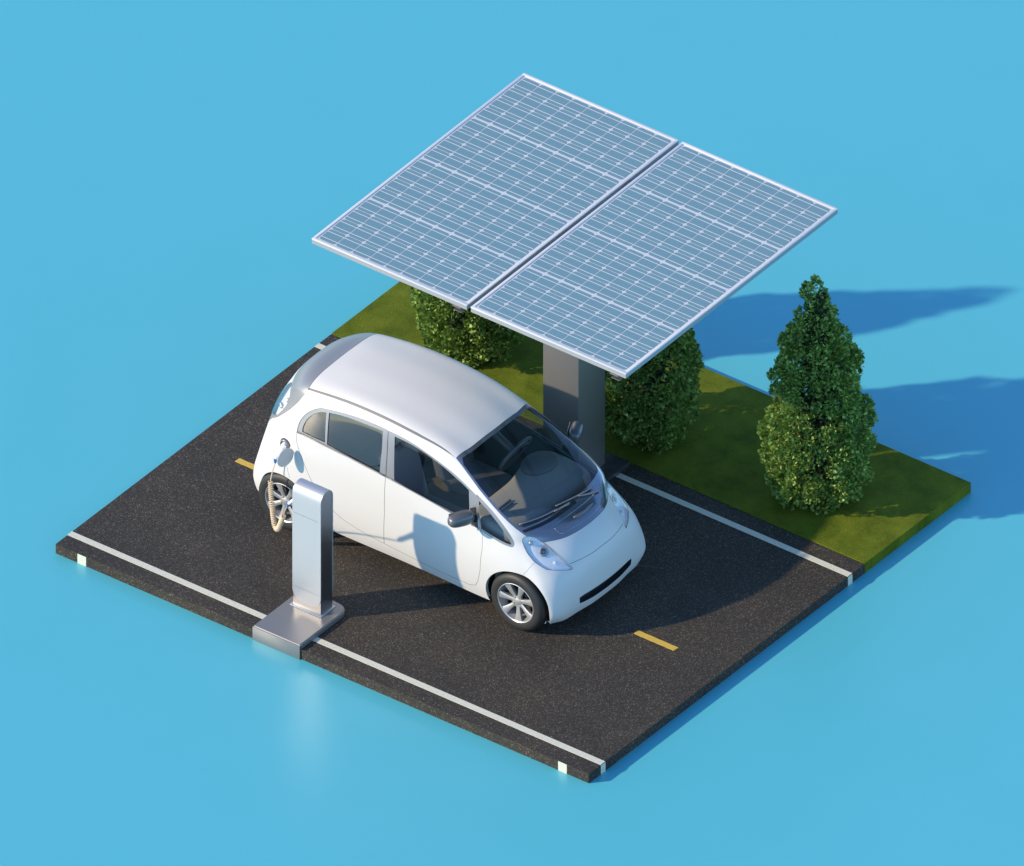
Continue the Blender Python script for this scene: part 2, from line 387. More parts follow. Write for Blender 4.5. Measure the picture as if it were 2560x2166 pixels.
# ------------------------------------------------------------------ trees
def rad(z):
    P = [(0,.24),(.06,.33),(.2,.42),(.4,.48),(.62,.50),(.85,.475),(1.15,.395),(1.45,.32),(1.75,.235),(2.0,.145),(2.14,.09),(2.30,.02)]
    for (z0, r0), (z1, r1) in zip(P, P[1:]):
        if z <= z1: return .83*(r0 + (r1-r0)*(z-z0)/(z1-z0))
    return .0
def make_tree(rng):
    root = empty('conifer_tree')
    tr = MB(); pts = []; rs = []
    for i in range(12):
        z = i*.19; pts.append((.015*math.sin(i), .015*math.cos(i*1.3), z)); rs.append(.05*(1-i/12.5)+.006)
    tr.tube(pts, rs, 10)
    for i in range(60):
        z = rng.uniform(.1, 2.0); a = rng.uniform(0, 6.283); r = rad(z)*.85
        p0 = (0, 0, max(0, z-.15)); p1 = (r*.5*math.cos(a), r*.5*math.sin(a), z-.05); p2 = (r*math.cos(a), r*math.sin(a), z+.03)
        tr.tube([p0, p1, p2], [.012, .008, .004], 5)
    tr.build('trunk', M_bark, root, smooth=True)
    # lobed leaf outline
    lo = [(0,0),(.10,.16),(.40,.10),(.33,.30),(.52,.46),(.30,.52),(.34,.78),(.14,.72),(0,1.0),(-.14,.72),(-.34,.78),(-.30,.52),(-.52,.46),(-.33,.30),(-.40,.10),(-.10,.16)]
    V = []; F = []
    clumps = []
    z = .05
    while z < 2.23:
        n = max(3, int(2*math.pi*rad(z)/.125))
        for k in range(n):
            a = 2*math.pi*(k+rng.random()*.8)/n; zz = z+rng.uniform(-.05, .05)
            clumps.append((a, zz, rng.choice((-.08, -.04, -.01, .02, .035, .05))+rng.uniform(-.02, .02), rng.uniform(.055, .105)*(1 if z < 1.7 else .75)))
        z += .105
    for (a, zc, dr, cr) in clumps:
        rr = max(.02, rad(zc)+dr-.03)
        c = Vector((rr*math.cos(a), rr*math.sin(a), zc)); axis = Vector((math.cos(a), math.sin(a), .55)).normalized()
        nl = int(cr*cr*13500)
        for j in range(nl):
            d = Vector((rng.gauss(0,1), rng.gauss(0,1), rng.gauss(0,1))).normalized()
            d = (d + axis*.75).normalized()
            p = c + Vector((d.x*cr, d.y*cr, d.z*cr*1.25))*rng.uniform(.62, 1.05)
            if p.z < .015: p.z = .015 + rng.random()*.03
            # petiole direction outward/up, face normal mixture
            t = (d*.7 + axis*.5 + Vector((rng.gauss(0,.35), rng.gauss(0,.35), rng.gauss(0,.35)+.25))).normalized()
            nrm = (d + Vector((rng.gauss(0,.5), rng.gauss(0,.5), rng.gauss(0,.5)+.35)))
            nrm = (nrm - t*nrm.dot(t)).normalized(); s_ = t.cross(nrm); L = rng.uniform(.024, .043)
            base = len(V); cup = rng.uniform(.1, .35)
            ctr = p + t*L*.42 
            V.append(tuple(ctr + nrm*(-cup*.2*L)))
            for (u, v) in lo:
                V.append(tuple(p + s_*(u*L*1.05) + t*(v*L) + nrm*(cup*abs(u)*L*.9 - .15*L*(v-.5)**2)))
            m_ = len(lo)
            for q in range(m_): F.append((base, base+1+q, base+1+(q+1) % m_))
    nleaf = len(F)
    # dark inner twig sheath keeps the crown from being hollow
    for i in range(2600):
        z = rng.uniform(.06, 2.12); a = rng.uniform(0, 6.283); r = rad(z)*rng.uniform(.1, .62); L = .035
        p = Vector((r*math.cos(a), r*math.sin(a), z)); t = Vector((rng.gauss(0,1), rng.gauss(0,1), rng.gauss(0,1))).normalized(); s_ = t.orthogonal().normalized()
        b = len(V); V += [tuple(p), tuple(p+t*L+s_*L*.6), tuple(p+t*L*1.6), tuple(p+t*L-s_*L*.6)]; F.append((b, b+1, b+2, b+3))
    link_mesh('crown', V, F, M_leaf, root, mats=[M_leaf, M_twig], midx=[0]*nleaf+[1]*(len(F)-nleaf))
    return root
GRP = 'conical trees on the lawn'
t0 = make_tree(random.Random(5)); t0.location = (4.874, 4.635, .006); t0.rotation_euler.z = .4
tag(t0, 'tall cone-shaped green tree standing clear of the canopy near the lawn corner', 'tree', GRP)
def copy_thing(src, loc, rz, label, sc=1):
    r = src.copy(); C.objects.link(r); r.location = loc; r.rotation_euler.z = rz; r.scale = (sc, sc, sc); r['label'] = label
    for ch in list(src.children):
        c = ch.copy(); C.objects.link(c); c.parent = r
    return r
copy_thing(t0, (1.10, 4.60, .006), .1, 'green tree under the far-left part of the solar canopy, behind the white car', 1.03)
copy_thing(t0, (3.09, 4.47, .006), 2.3, 'green tree right behind the grey canopy pillar, top hidden by the panel', 1.0)

# ------------------------------------------------------------------ charging station
ch = empty('charging_station', (2.41, .545, 0)); tag(ch, 'silver round-topped charging post on a steel plate at the road edge', 'charging station')
lx = lambda x: x-2.41
ly = lambda y: y-.545
pl = []
def arc(cx, cy, r, a0, a1, n): return [(cx+r*math.cos(a0+(a1-a0)*i/n), cy+r*math.sin(a0+(a1-a0)*i/n)) for i in range(n+1)]
X0, X1, Y0, Y1 = lx(2.172), lx(2.690), ly(-.012), ly(.725)
poly = [(X0, Y0), (X1, Y0)] + arc(X1-.13, Y1-.13, .13, 0, math.pi/2, 10) + arc(X0+.13, Y1-.13, .13, math.pi/2, math.pi, 10)
bm = bmesh.new(); vs = [bm.verts.new((*p, .002)) for p in poly]; fc = bm.faces.new(vs)
r_ = bmesh.ops.extrude_face_region(bm, geom=[fc])
for v in r_['geom']:
    if isinstance(v, bmesh.types.BMVert): v.co.z = .05
bmesh.ops.bevel(bm, geom=[e for e in bm.edges if all(v.co.z > .04 for v in e.verts)], offset=.012, segments=3, affect='EDGES')
pm = MB().bm(bm)
pm.bbox(X0, X1, Y0-.004, Y0+.012-.0005, -TH+.0005, .040, .003)
pm.build('base_plate', M_plate, ch, angle=35)
MB().bbox(lx(2.238), lx(2.585), ly(.437), ly(.655), .049, .058, .004).build('skirt', M_aluf, ch, angle=40)
bx0, bx1, by0, by1 = lx(2.257), lx(2.567), ly(.454), ly(.636)
rr = (by1-by0)/2; yc_ = (by0+by1)/2; zt = 1.338
prof = [(by0+.006, .056), (by1-.006, .056)] + [(yc_+(rr-.006)*math.cos(a), zt-rr+(rr-.006)*math.sin(a)) for a in [math.pi*i/24 for i in range(25)]]
MB().prism(prof, 0, bx0+.004, bx1-.004).build('post', M_alu, ch, angle=35)
# wrap-over sheet: front, top and back in one bent strip with rounded lower corners
sh = MB(); path = [(by0, z) for z in np.linspace(.26, zt-rr, 16)] + [(yc_-rr*math.cos(a), zt-rr+rr*math.sin(a)) for a in [math.pi*i/24 for i in range(1, 24)]] + [(by1, z) for z in np.linspace(zt-rr, .26, 16)]
inn = [(yc_+(p[0]-yc_)*(1-.008/rr), p[1] if p[1] <= zt-rr else zt-rr+(p[1]-(zt-rr))*(1-.008/rr)) for p in path]
n = len(path); V = []
for p, q in zip(path, inn):
    V += [(bx0, *p), (bx1, *p), (bx1, *q), (bx0, *q)]
F = []
for i in range(n-1):
    for k in range(4): F.append((4*i+k, 4*i+(k+1) % 4, 4*i+4+(k+1) % 4, 4*i+4+k))
sh.add(V, F)
for yy, s in ((by0, 1), (by1, -1)):
    pf = [(bx0, .26), (bx1, .26)] + [(bx1, z) for z in ()] 
    pf = [(bx1, .262)] + [(bx1-.11+.11*math.cos(a), .235-.12*math.sin(a)) for a in [math.pi/2*i/10 for i in range(11)]] + [(bx0+.11-.11*math.cos(a), .235-.12*math.sin(a)) for a in [math.pi/2*(10-i)/10 for i in range(11)]] + [(bx0, .262)]
    sh.prism(pf, 1, yy, yy+s*.008)
fs = sh.build('front_panel', M_aluf, ch, angle=35)
MB().box(bx0+.004, bx1-.03, by0-.0006, by0+.001, 1.043, 1.0465).build('panel_seam', M_gap, ch)

# ------------------------------------------------------------------ charging cable with its two plugs
cab = empty('charging_cable', (1.5, 1.2, 0)); tag(cab, 'beige coiled charging cable hanging between the car and the charging post', 'cable')
def at(px, py, y):
    X = (px-138.7)/285.2; Y = -(py-1360.4)/285.2; c, s = math.cos(AZ), math.sin(AZ)
    x = (X-s*y)/c; return Vector((x, y, (Y+s*SP*x-c*SP*y)/CZ))
z1 = lambda x, y: (600+x*.3401, 780+y*.3401)
off = Vector((1.5, 1.2, 0))
def rel(l): return [p-off for p in l]
def smooth_path(pts, n):
    out = []; P = [pts[0]]+list(pts)+[pts[-1]]
    for i in range(1, len(P)-2):
        for k in range(n):
            t = k/n; a, b, c_, d = P[i-1], P[i], P[i+1], P[i+2]
            out.append(.5*((2*b)+(-a+c_)*t+(2*a-5*b+4*c_-d)*t*t+(-a+3*b-3*c_+d)*t**3))
    out.append(P[-2]); return out
port = Vector((1.478, 1.392, .915))
ca = at(*z1(262, 1080), 1.30); cb = at(*z1(258, 1112), 1.295)
top = at(*z1(228, 1225), 1.26)
coilc = [at(*z1(225, 1245), 1.255), at(*z1(228, 1330), 1.21), at(*z1(236, 1420), 1.16), at(*z1(246, 1520), 1.15), at(*z1(258, 1580), 1.14), at(*z1(276, 1598), 1.12), at(*z1(294, 1565), 1.10), at(*z1(320, 1500), 1.06)]
pe = at(*z1(347, 1432), .63); pf_ = at(*z1(362, 1408), .60); pd = Vector((2.262, .555, 1.155))
w_ = smooth_path(rel([cb, at(*z1(240, 1170), 1.28), top, coilc[0]]), 8)
MB().tube(w_, .0052, 8).build('lead', M_cable, cab, smooth=True)
MB().tube(smooth_path(rel([coilc[-1], at(*z1(330, 1466), .90), pe]), 8), .0052, 8).build('lead', M_cable, cab, smooth=True)
cen = smooth_path(rel(coilc), 60)
turns = 40; hel = []; up = None; L = [0]
for a, b in zip(cen, cen[1:]): L.append(L[-1]+(b-a).length)
N = turns*14; j = 0
for i in range(N+1):
    s_ = L[-1]*i/N
    while j < len(L)-2 and L[j+1] < s_: j += 1
    t = (s_-L[j])/max(1e-9, L[j+1]-L[j]); p = cen[j].lerp(cen[j+1], t); tg = (cen[j+1]-cen[j]).normalized()
    if up is None: up = tg.orthogonal().normalized()
    up = (up-tg*up.dot(tg)).normalized(); w = tg.cross(up); a = 2*math.pi*turns*i/N
    hel.append(p+(up*math.cos(a)+w*math.sin(a))*.0185)
MB().tube(hel, .0066, 6).build('coil', M_cable, cab, smooth=True)
def plug(tip, head, neck, nm):
    d = (tip-head); pts = [head, head+d*.25, head+d*.7, tip]
    o = MB().tube(rel([tip-(tip-head)*0, tip.lerp(head, .35), tip.lerp(head, .7), head]), [.021, .023, .018, .0165], 14).build(nm, M_plug, cab, smooth=True, angle=50)
    e = head + (neck-head)*1.0
    MB().tube(rel([head.lerp(tip, -.0), head.lerp(e, .5), e]), [.0175, .0165, .008], 14).build('blue_collar', M_blue, o, angle=50)
plug(port+Vector((0, -.02, -.01)), ca, cb, 'plug'); 
MB().tube(rel([port+Vector((0,.03,.01)), port+Vector((0,-.035,-.008))]), .028, 20).build('connector', M_plug, cab, angle=50)
plug(pd, pf_, pe, 'plug')
# ------------------------------------------------------------------ the car: one smooth analytic skin, cut into panels
car = empty('electric_car', (AX, YC, 0)); tag(car, 'small white egg-shaped electric car plugged in and parked beside the charging post', 'car')
z1 = lambda x, y: (600+x*.3401, 780+y*.3401)
z2 = lambda x, y: (1100+x*.3685, 950+y*.3685)
zh = lambda x, y: (1280+x*.0959, 1280+y*.0959)
def tr(z, pts): return [(a, b) for a, b, e in inv([z(*p) for p in pts])]
def P3(a, b): return ev(np.array(float(a)), np.array(float(b)))[0]
def inv_side(pts):
    out = []; S, _, _ = ev(ga, gb)
    for x, z in pts:
        d = (S[..., 0]-x)**2+(S[..., 2]-z)**2+np.where(gb < 5.0, 9, 0); k = np.unravel_index(np.argmin(d), d.shape); a, b = float(ga[k]), float(gb[k])
        for it in range(10):
            s, sa, sb = ev(np.array(a), np.array(b)); r = np.array([x-s[0], z-s[2]]); J = np.array([[sa[0], sb[0]], [sa[2], sb[2]]])
            d_ = np.linalg.solve(J.T@J+np.eye(2)*1e-5, J.T@r); d_ = np.clip(d_, -.2, .2); a += d_[0]; b += d_[1]
        out.append((a, b))
    return out
def dens(poly, closed=True, step=.12):
    out = []; n = len(poly)
    for i in range(n if closed else n-1):
        a, b = poly[i], poly[(i+1) % n]; k = max(1, int(math.hypot(b[0]-a[0], b[1]-a[1])/step))
        for j in range(k): out.append((a[0]+(b[0]-a[0])*j/k, a[1]+(b[1]-a[1])*j/k))
    if not closed: out.append(poly[-1])
    return out
def cr(poly, closed=False, n=4):
    """smooth curve through points"""
    P = [np.array(p) for p in poly]; out = []; m = len(P)
    for i in range(m if closed else m-1):
        if closed: a, b, c_, d = P[i-1], P[i], P[(i+1) % m], P[(i+2) % m]
        else: a, b, c_, d = P[max(i-1, 0)], P[i], P[i+1], P[min(i+2, m-1)]
        for k in range(n):
            t = k/n; out.append(tuple(.5*((2*b)+(-a+c_)*t+(2*a-5*b+4*c_-d)*t*t+(-a+3*b-3*c_+d)*t**3)))
    if not closed: out.append(tuple(P[-1]))
    return out
# side openings (traced on the skin)
f_top = tr(z1, [(1092,876),(1200,928),(1300,988),(1400,1058),(1500,1133),(1600,1215),(1700,1312),(1752,1368)])
r_top = tr(z1, [(1086,871),(950,810),(800,757),(650,720),(580,711),(500,740),(450,790),(428,835),(418,888)])
belt_r = tr(z1, [(418,888),(600,978),(800,1074),(1070,1215)])
belt_f = tr(z1, [(1070,1215),(1300,1340),(1540,1475),(1700,1563)]) + tr(z2, [(262,1012)])
f_seam = tr(z2, [(262,1012),(290,1045),(286,1150),(272,1290),(256,1370),(240,1393),(200,1389),(100,1345),(0,1300)])
b_seam = tr(z1, [(1088,873),(1080,1040),(1070,1215),(1062,1480),(1060,1703)])
r_seam = tr(z1, [(418,888),(414,950),(440,1040),(480,1140),(530,1250),(605,1365),(690,1468),(760,1528),(850,1588),(950,1645),(1060,1703)])
bot_f = [f_seam[-1]] + tr(z1, [(1270,1810),(1060,1703)])
front_door = cr(f_top) + tr(z2, [(255,900)]) + cr(f_seam)[1:] + bot_f[1:] + b_seam[::-1][1:-1]
rear_door = cr(r_top) + cr(r_seam)[1:] + b_seam[::-1][1:-1]
f_frame = cr(f_top) + tr(z2, [(255,900)]) + belt_f[::-1] + b_seam[1:2][::-1]
r_frame = cr(r_top) + belt_r[1:] + b_seam[1:2][::-1]
f_glass = cr(tr(z1, [(1136,916),(1250,972),(1350,1034),(1450,1108),(1560,1199),(1640,1270),(1682,1313)])) + tr(z1, [(1684,1420),(1686,1540),(1545,1464),(1400,1388),(1250,1306),(1132,1237),(1132,1080)])
q_glass = cr(tr(z1, [(456,882),(462,845),(490,792),(540,752),(590,737),(634,740)])) + tr(z1, [(624,962),(540,925)])
r_glass = cr(tr(z1, [(654,741),(750,764),(900,818),(1050,878)])) + tr(z1, [(1042,1010),(1026,1182),(900,1115),(760,1042),(638,976)])
t_out = cr(tr(z2, [(249,775),(310,838),(380,918),(440,998),(480,1058),(505,1108),(495,1135),(450,1125),(350,1070),(262,1014)])) + tr(z2, [(252,900)])
t_in = cr(tr(z2, [(264,822),(330,896),(400,985),(445,1050),(482,1108),(474,1118),(440,1105),(350,1055),(280,1012)])) + tr(z2, [(268,920)])
lamp = cr(tr(zh, [(268,760),(292,690),(370,650),(480,640),(600,665),(700,720),(850,820),(1000,930),(1150,1070),(1300,1220),(1430,1350),(1560,1440),(1572,1482),(1530,1510),(1200,1525),(930,1510),(830,1470),(720,1400),(590,1310),(470,1170),(390,1060),(310,900)]), True, 2)
fende = tr(zh, [(590,1330),(480,1440),(385,1550),(280,1668)])
grille = tr(z2, [(945,1472),(945,1517),(1020,1482),(1100,1440),(1160,1400)])
gz = [P3(a, b) for a, b in grille]
grille = [(1.24, -.01), (1.24, 1.0), (1.25, 1.7), (1.22, 2.04), (.86, 2.02), (.78, 1.7), (.70, 1.0), (.68, -.01)]
wh_front = inv_side([(2.56+.340*math.cos(t), .285+.322*math.sin(t)) for t in np.linspace(-.45, math.pi+.45, 44)])
wh_rear = inv_side([(.012+.302*math.cos(t), .285+.312*math.sin(t)) for t in np.linspace(-.4, math.pi+.30, 44)])
arch_f = wh_front + [(wh_front[-1][0], 9.7), (wh_front[0][0], 9.7)]
arch_r = wh_rear + [(wh_rear[-1][0], 9.7), (wh_rear[0][0], 9.7)]
port_ab = tr(z1, [(330,978)])[0]
s, sa, sb = ev(np.array(port_ab[0]), np.array(port_ab[1]))
PORT = s*np.array([1, -1, 1])
def circ_ab(ab, r, n=28):
    s, sa, sb = ev(np.array(ab[0]), np.array(ab[1])); la, lb = np.linalg.norm(sa), np.linalg.norm(sb)
    return [(ab[0]+r*math.cos(t)/la, ab[1]+r*math.sin(t)/lb) for t in np.linspace(0, 2*math.pi, n, endpoint=False)]
portc = circ_ab(port_ab, .062)
AB = tr(z1, [(503,567)])[0][0]
tail_out = tr(z1, [(503,567),(478,602),(430,660),(370,715),(310,755),(262,778)]) + [(14.0, 4.75), (14.6, 4.1), (15.05, 3.1)]
tail_in = cr(tr(z1, [(382,545),(370,570),(358,640),(328,700),(262,762)]) + [(14.0, 4.3), (14.6, 3.5)])
lens_r = tail_in + [(14.85, 2.9), (14.4, 2.3), (13.9, 2.1), (13.45, 2.4)]
band_r = tail_out[:2] + [(13.28, 3.15), (13.4, 2.4), (13.3, -.01), (AB+.005, -.01), (AB+.005, 3.0)]
hood_e = [(4.07, -.01), (4.08, 1.0), (4.09, 2.0), (4.08, 2.9)]
REG = [ # name, polygon, in order of priority
 ('cut_f', arch_f), ('cut_r', arch_r), ('port', portc),
 ('lamp', lamp), ('grille', grille),
 ('f_glass', f_glass), ('f_frame', f_frame), ('front_door', front_door),
 ('q_glass', q_glass), ('r_glass', r_glass), ('r_frame', r_frame), ('rear_door', rear_door),
 ('t_in', t_in), ('t_out', t_out),
 ('tail', lens_r), ('surround', cr(tail_out[1:])+[(14.85, 2.9), (13.9, 3.0), (13.3, 3.14)]), ('band', band_r),
 ('rear_glass', cr([(13.5, -.01), (13.5, 1.4), (13.6, 1.9)]) + [(14.3, 1.9), (14.6, 1.5), (14.65, -.01)]),
 ('ws', [(5.08, -.01), (5.08, 1.5), (5.09, 2.65), (5.2, 2.88), (5.6, 2.95), (6.2, 3.0), (6.75, 2.92), (6.88, 2.7), (6.91, 1.5), (6.91, -.01)]),
 ('ws_border', [(4.9, -.01), (4.93, 1.5), (4.96, 2.5), (4.98, 3.03), (5.3, 3.05), (5.66, 3.09), (6.2, 3.12), (6.6, 3.06), (6.98, 2.96), (7.0, 1.5), (7.0, -.01)]),
 ('cowl', [(4.08, -.01), (4.09, 1.0), (4.10, 2.0), (4.08, 2.9), (4.3, 3.1), (4.7, 3.1), (4.98, 3.03), (4.95, 2.0), (4.9, -.01)]),
 ('hood', hood_e[::-1] + [(3.0, -.01), (2.98, .6), (3.01, 1.4), (3.03, 2.1), (3.3, 2.6), (4.0, 2.95)]),
 ('roof', [(7.0, -.01), (7.0, 1.5), (6.98, 2.96), (7.3, 2.93), (8.2, 2.88), (9.4, 2.9), (10.2, 2.91), (AB-.6, 2.94), (AB-.005, 2.95), (AB-.005, -.01)]),
 ('rail', [(6.98, 2.96), (7.3, 2.93), (8.2, 2.88), (9.4, 2.9), (10.2, 2.91), (AB-.6, 2.94), (AB-.005, 2.95), (AB+.005, 3.05), (AB-.6, 3.05), (10.2, 3.04), (9.4, 3.03), (8.2, 3.01), (7.3, 3.01)]),
]
REGD = dict(REG)
# panel gaps: open polylines, width, depth
GAPS = [(f_seam, .0045), (b_seam, .0055), (r_seam, .0045), (bot_f, .0045), (belt_r, .006), (belt_f, .006),
        ([(3.0, -.3), (3.0, 0), (2.98, .6), (3.01, 1.4), (3.03, 2.16)], .005),
        (fende, .003), ([(AB, -.3), (AB, 0), (AB, 1.5), (AB, 2.96)], .006),
        (hood_e, .005), (cr(r_top), .003), (cr(f_top), .003), (lamp+[lamp[0]], .0035), (tail_out[:6], .003), (tr(z1, [(345,1140),(352,1175),(366,1222)]), .004)]
def strip(pl, w):
    pl = dens(pl, False, .25); L_, R_ = [], []
    for i, p in enumerate(pl):
        q0, q1 = pl[max(i-1, 0)], pl[min(i+1, len(pl)-1)]
        s, sa, sb = ev(np.array(p[0]), np.array(p[1])); J = np.stack([sa, sb], 1)
        t = J@(np.array(q1)-np.array(q0)); t /= np.linalg.norm(t)+1e-12
        n = np.cross(sa, sb); n /= np.linalg.norm(n)+1e-12; d = np.cross(n, t)*w/2
        dab = np.linalg.lstsq(J, d, rcond=None)[0]
        L_.append((p[0]+dab[0], p[1]+dab[1])); R_.append((p[0]-dab[0], p[1]-dab[1]))
    return pl, L_, R_
verts = []; edges = []
def add_line(pl, closed):
    k = len(verts); verts.extend(pl)
    for i in range(len(pl)-1): edges.append((k+i, k+i+1))
    if closed: edges.append((k+len(pl)-1, k))
    return k
for n_, p_ in REG: add_line(dens(p_, True), True)
mids = []; gap_polys = []
for pl, w in GAPS:
    m_, l_, r_ = strip(pl, w); k = add_line(m_, False); mids.append((k, k+len(m_))); add_line(l_, False); add_line(r_, False)
    gap_polys.append(l_+r_[::-1])
add_line([(0, 0), (NA, 0), (NA, 9), (0, 9)], True)
k0 = len(verts)
rng_ = random.Random(3)
for i in range(0, NA*9+1):
    for j in range(0, 9*8+1):
        verts.append((i/9, j/8))
for i in range(0, NA*9+1): verts.append((i/9, 0.0))
V2, E2, F2, ov, oe, of = delaunay_2d_cdt([Vector(v) for v in verts], edges, [], 0, 1e-5, True)
V2 = np.array([tuple(v) for v in V2]); F2 = np.array([tuple(f) for f in F2 if len(f) == 3])
depth = np.zeros(len(V2))
midset = np.zeros(len(verts), bool)
for a, b in mids: midset[a:b] = True
for i, o_ in enumerate(ov):
    if any(midset[k] for k in o_): depth[i] = .007
cen_ = V2[F2].mean(1)
def inpoly(P, poly):
    poly = np.array(poly); x, y = P[:, 0], P[:, 1]; r = np.zeros(len(P), bool); j = len(poly)-1
    for i in range(len(poly)):
        xi, yi = poly[i]; xj, yj = poly[j]
        c_ = ((yi > y) != (yj > y)) & (x < (xj-xi)*(y-yi)/((yj-yi) if yj != yi else 1e-12)+xi); r ^= c_; j = i
    return r
cls = np.full(len(F2), -1)
names = [n for n, _ in REG]+['gap']
for i in range(len(REG)-1, -1, -1): cls[inpoly(cen_, REG[i][1])] = i
dom = (cen_[:, 1] > 0) & (cen_[:, 1] < 9) & (cen_[:, 0] > 0) & (cen_[:, 0] < NA)
GI = len(REG)
for gp in gap_polys:
    m_ = inpoly(cen_, gp) & ~np.isin(cls, [0, 1]); cls[m_] = GI
cls[~dom] = -2
area = np.abs(np.cross(V2[F2[:, 1]]-V2[F2[:, 0]], V2[F2[:, 2]]-V2[F2[:, 0]])); cls[area < 1e-9] = -2
S_, Sa_, Sb_ = ev(V2[:, 0], V2[:, 1]); N_ = np.cross(Sa_, Sb_); N_ /= np.linalg.norm(N_, axis=1, keepdims=True)+1e-12
out_ = S_-np.array([1.25, 0, .7]); flip = (N_*out_).sum(1) < 0
N_ = N_*(-1 if flip.mean() > .5 else 1)
S_[np.abs(V2[:, 1]) < 1e-6, 1] = 0
def panel(name, keys, m, parent, sides, off_=0., depthed=True, geo=None, flat_n=False):
    ks = [(-1 if k == 'rest' else names.index(k)) for k in keys]
    f = F2[np.isin(cls, ks)]
    used = np.unique(f); mp_ = -np.ones(len(V2), int); mp_[used] = np.arange(len(used)); f = mp_[f]
    V = []; F = []; NN = []
    for sd in sides:
        p = S_[used] + N_[used]*(off_-(depth[used][:, None] if depthed else 0)); p = p*np.array([1, sd, 1]); n = N_[used]*np.array([1, sd, 1])
        k = len(V); V += list(p); NN += list(n)
        for t in f:
            a, b, c_ = p[t[0]], p[t[1]], p[t[2]]
            q = t if np.dot(np.cross(b-a, c_-a), n[t[0]]) > 0 else t[::-1]
            F.append(tuple(int(x)+k for x in q))
    o = link_mesh(name, V, F, m, parent, True, normals=NN)
    return o
def flange(mb, pl, sd, w=.03, dirv=None):
    """inward lip along an opening"""
    pts = []; 
    for a, b in pl:
        s, sa, sb = ev(np.array(a), np.array(b)); n = np.cross(sa, sb); n /= np.linalg.norm(n)+1e-12
        if np.dot(n, s-np.array([1.25, 0, .7])) < 0: n = -n
        d = -n*w if dirv is None else np.array(dirv)*w
        pts.append((s*[1, sd, 1], (s+d)*[1, sd, 1]))
    V = [tuple(q) for p in pts for q in p]
    mb.add(V, [(2*i, 2*i+1, 2*i+3, 2*i+2) for i in range(len(pts)-1)])
B = (-1, 1)
body = panel('body', ['rest'], M_body, car, B)
fl = MB()
AF = (min(p[0] for p in wh_front), max(p[0] for p in wh_front)); AR = (min(p[0] for p in wh_rear), max(p[0] for p in wh_rear))
SEG = [[(a, 9) for a in np.linspace(*q, 30)] for q in ((0, AF[0]-.05), (AF[1]+.05, AR[0]-.05), (AR[1]+.05, NA))]
for sd in B:
    for pl in (wh_front, wh_rear): flange(fl, [q for q in pl if q[1] < 8.9], sd, .035, (0, -1, 0))
    [flange(fl, sg_, sd, .03, (0, -.6, .5)) for sg_ in SEG]; flange(fl, [(0, b) for b in np.linspace(0, 5.5, 30)], sd, .04, (-.8, 0, .3))
fl.build('lower_lip', M_body, car, smooth=True)
panel('panel_gap', ['gap'], M_gap, car, B)
panel('hood', ['hood'], M_body, car, B)
rf = panel('roof', ['roof'], M_body, car, B)
for sd in B: panel('roof_rail', ['rail'], M_rail, car, (sd,), -.004, False)
panel('spoiler', ['band'], M_spoil, car, B)
for sd in B: panel('lamp_surround', ['surround'], M_surround, car, (sd,))
panel('cowl_panel', ['cowl'], M_cowl, car, B)
ws = panel('windshield', ['ws'], M_glass, car, B); panel('windshield_border', ['ws_border'], M_cowl, ws, B, -.001)
panel('rear_window', ['rear_glass'], M_pglass, car, B)
gr = panel('grille_slot', ['grille'], M_black, car, B, -.05)
gm = MB()
for sd in B: flange(gm, dens(grille, False, .08), sd, .055)
gm.build('grille_surround', M_black, gr, smooth=True)
gb_ = MB()
for zz in (.27, .315):
    gb_.tube([(2.955-.18*y*y*1.2, y, zz) for y in np.linspace(-.34, .34, 24)], .006, 6)
gb_.build('grille_bar', M_black, gr)
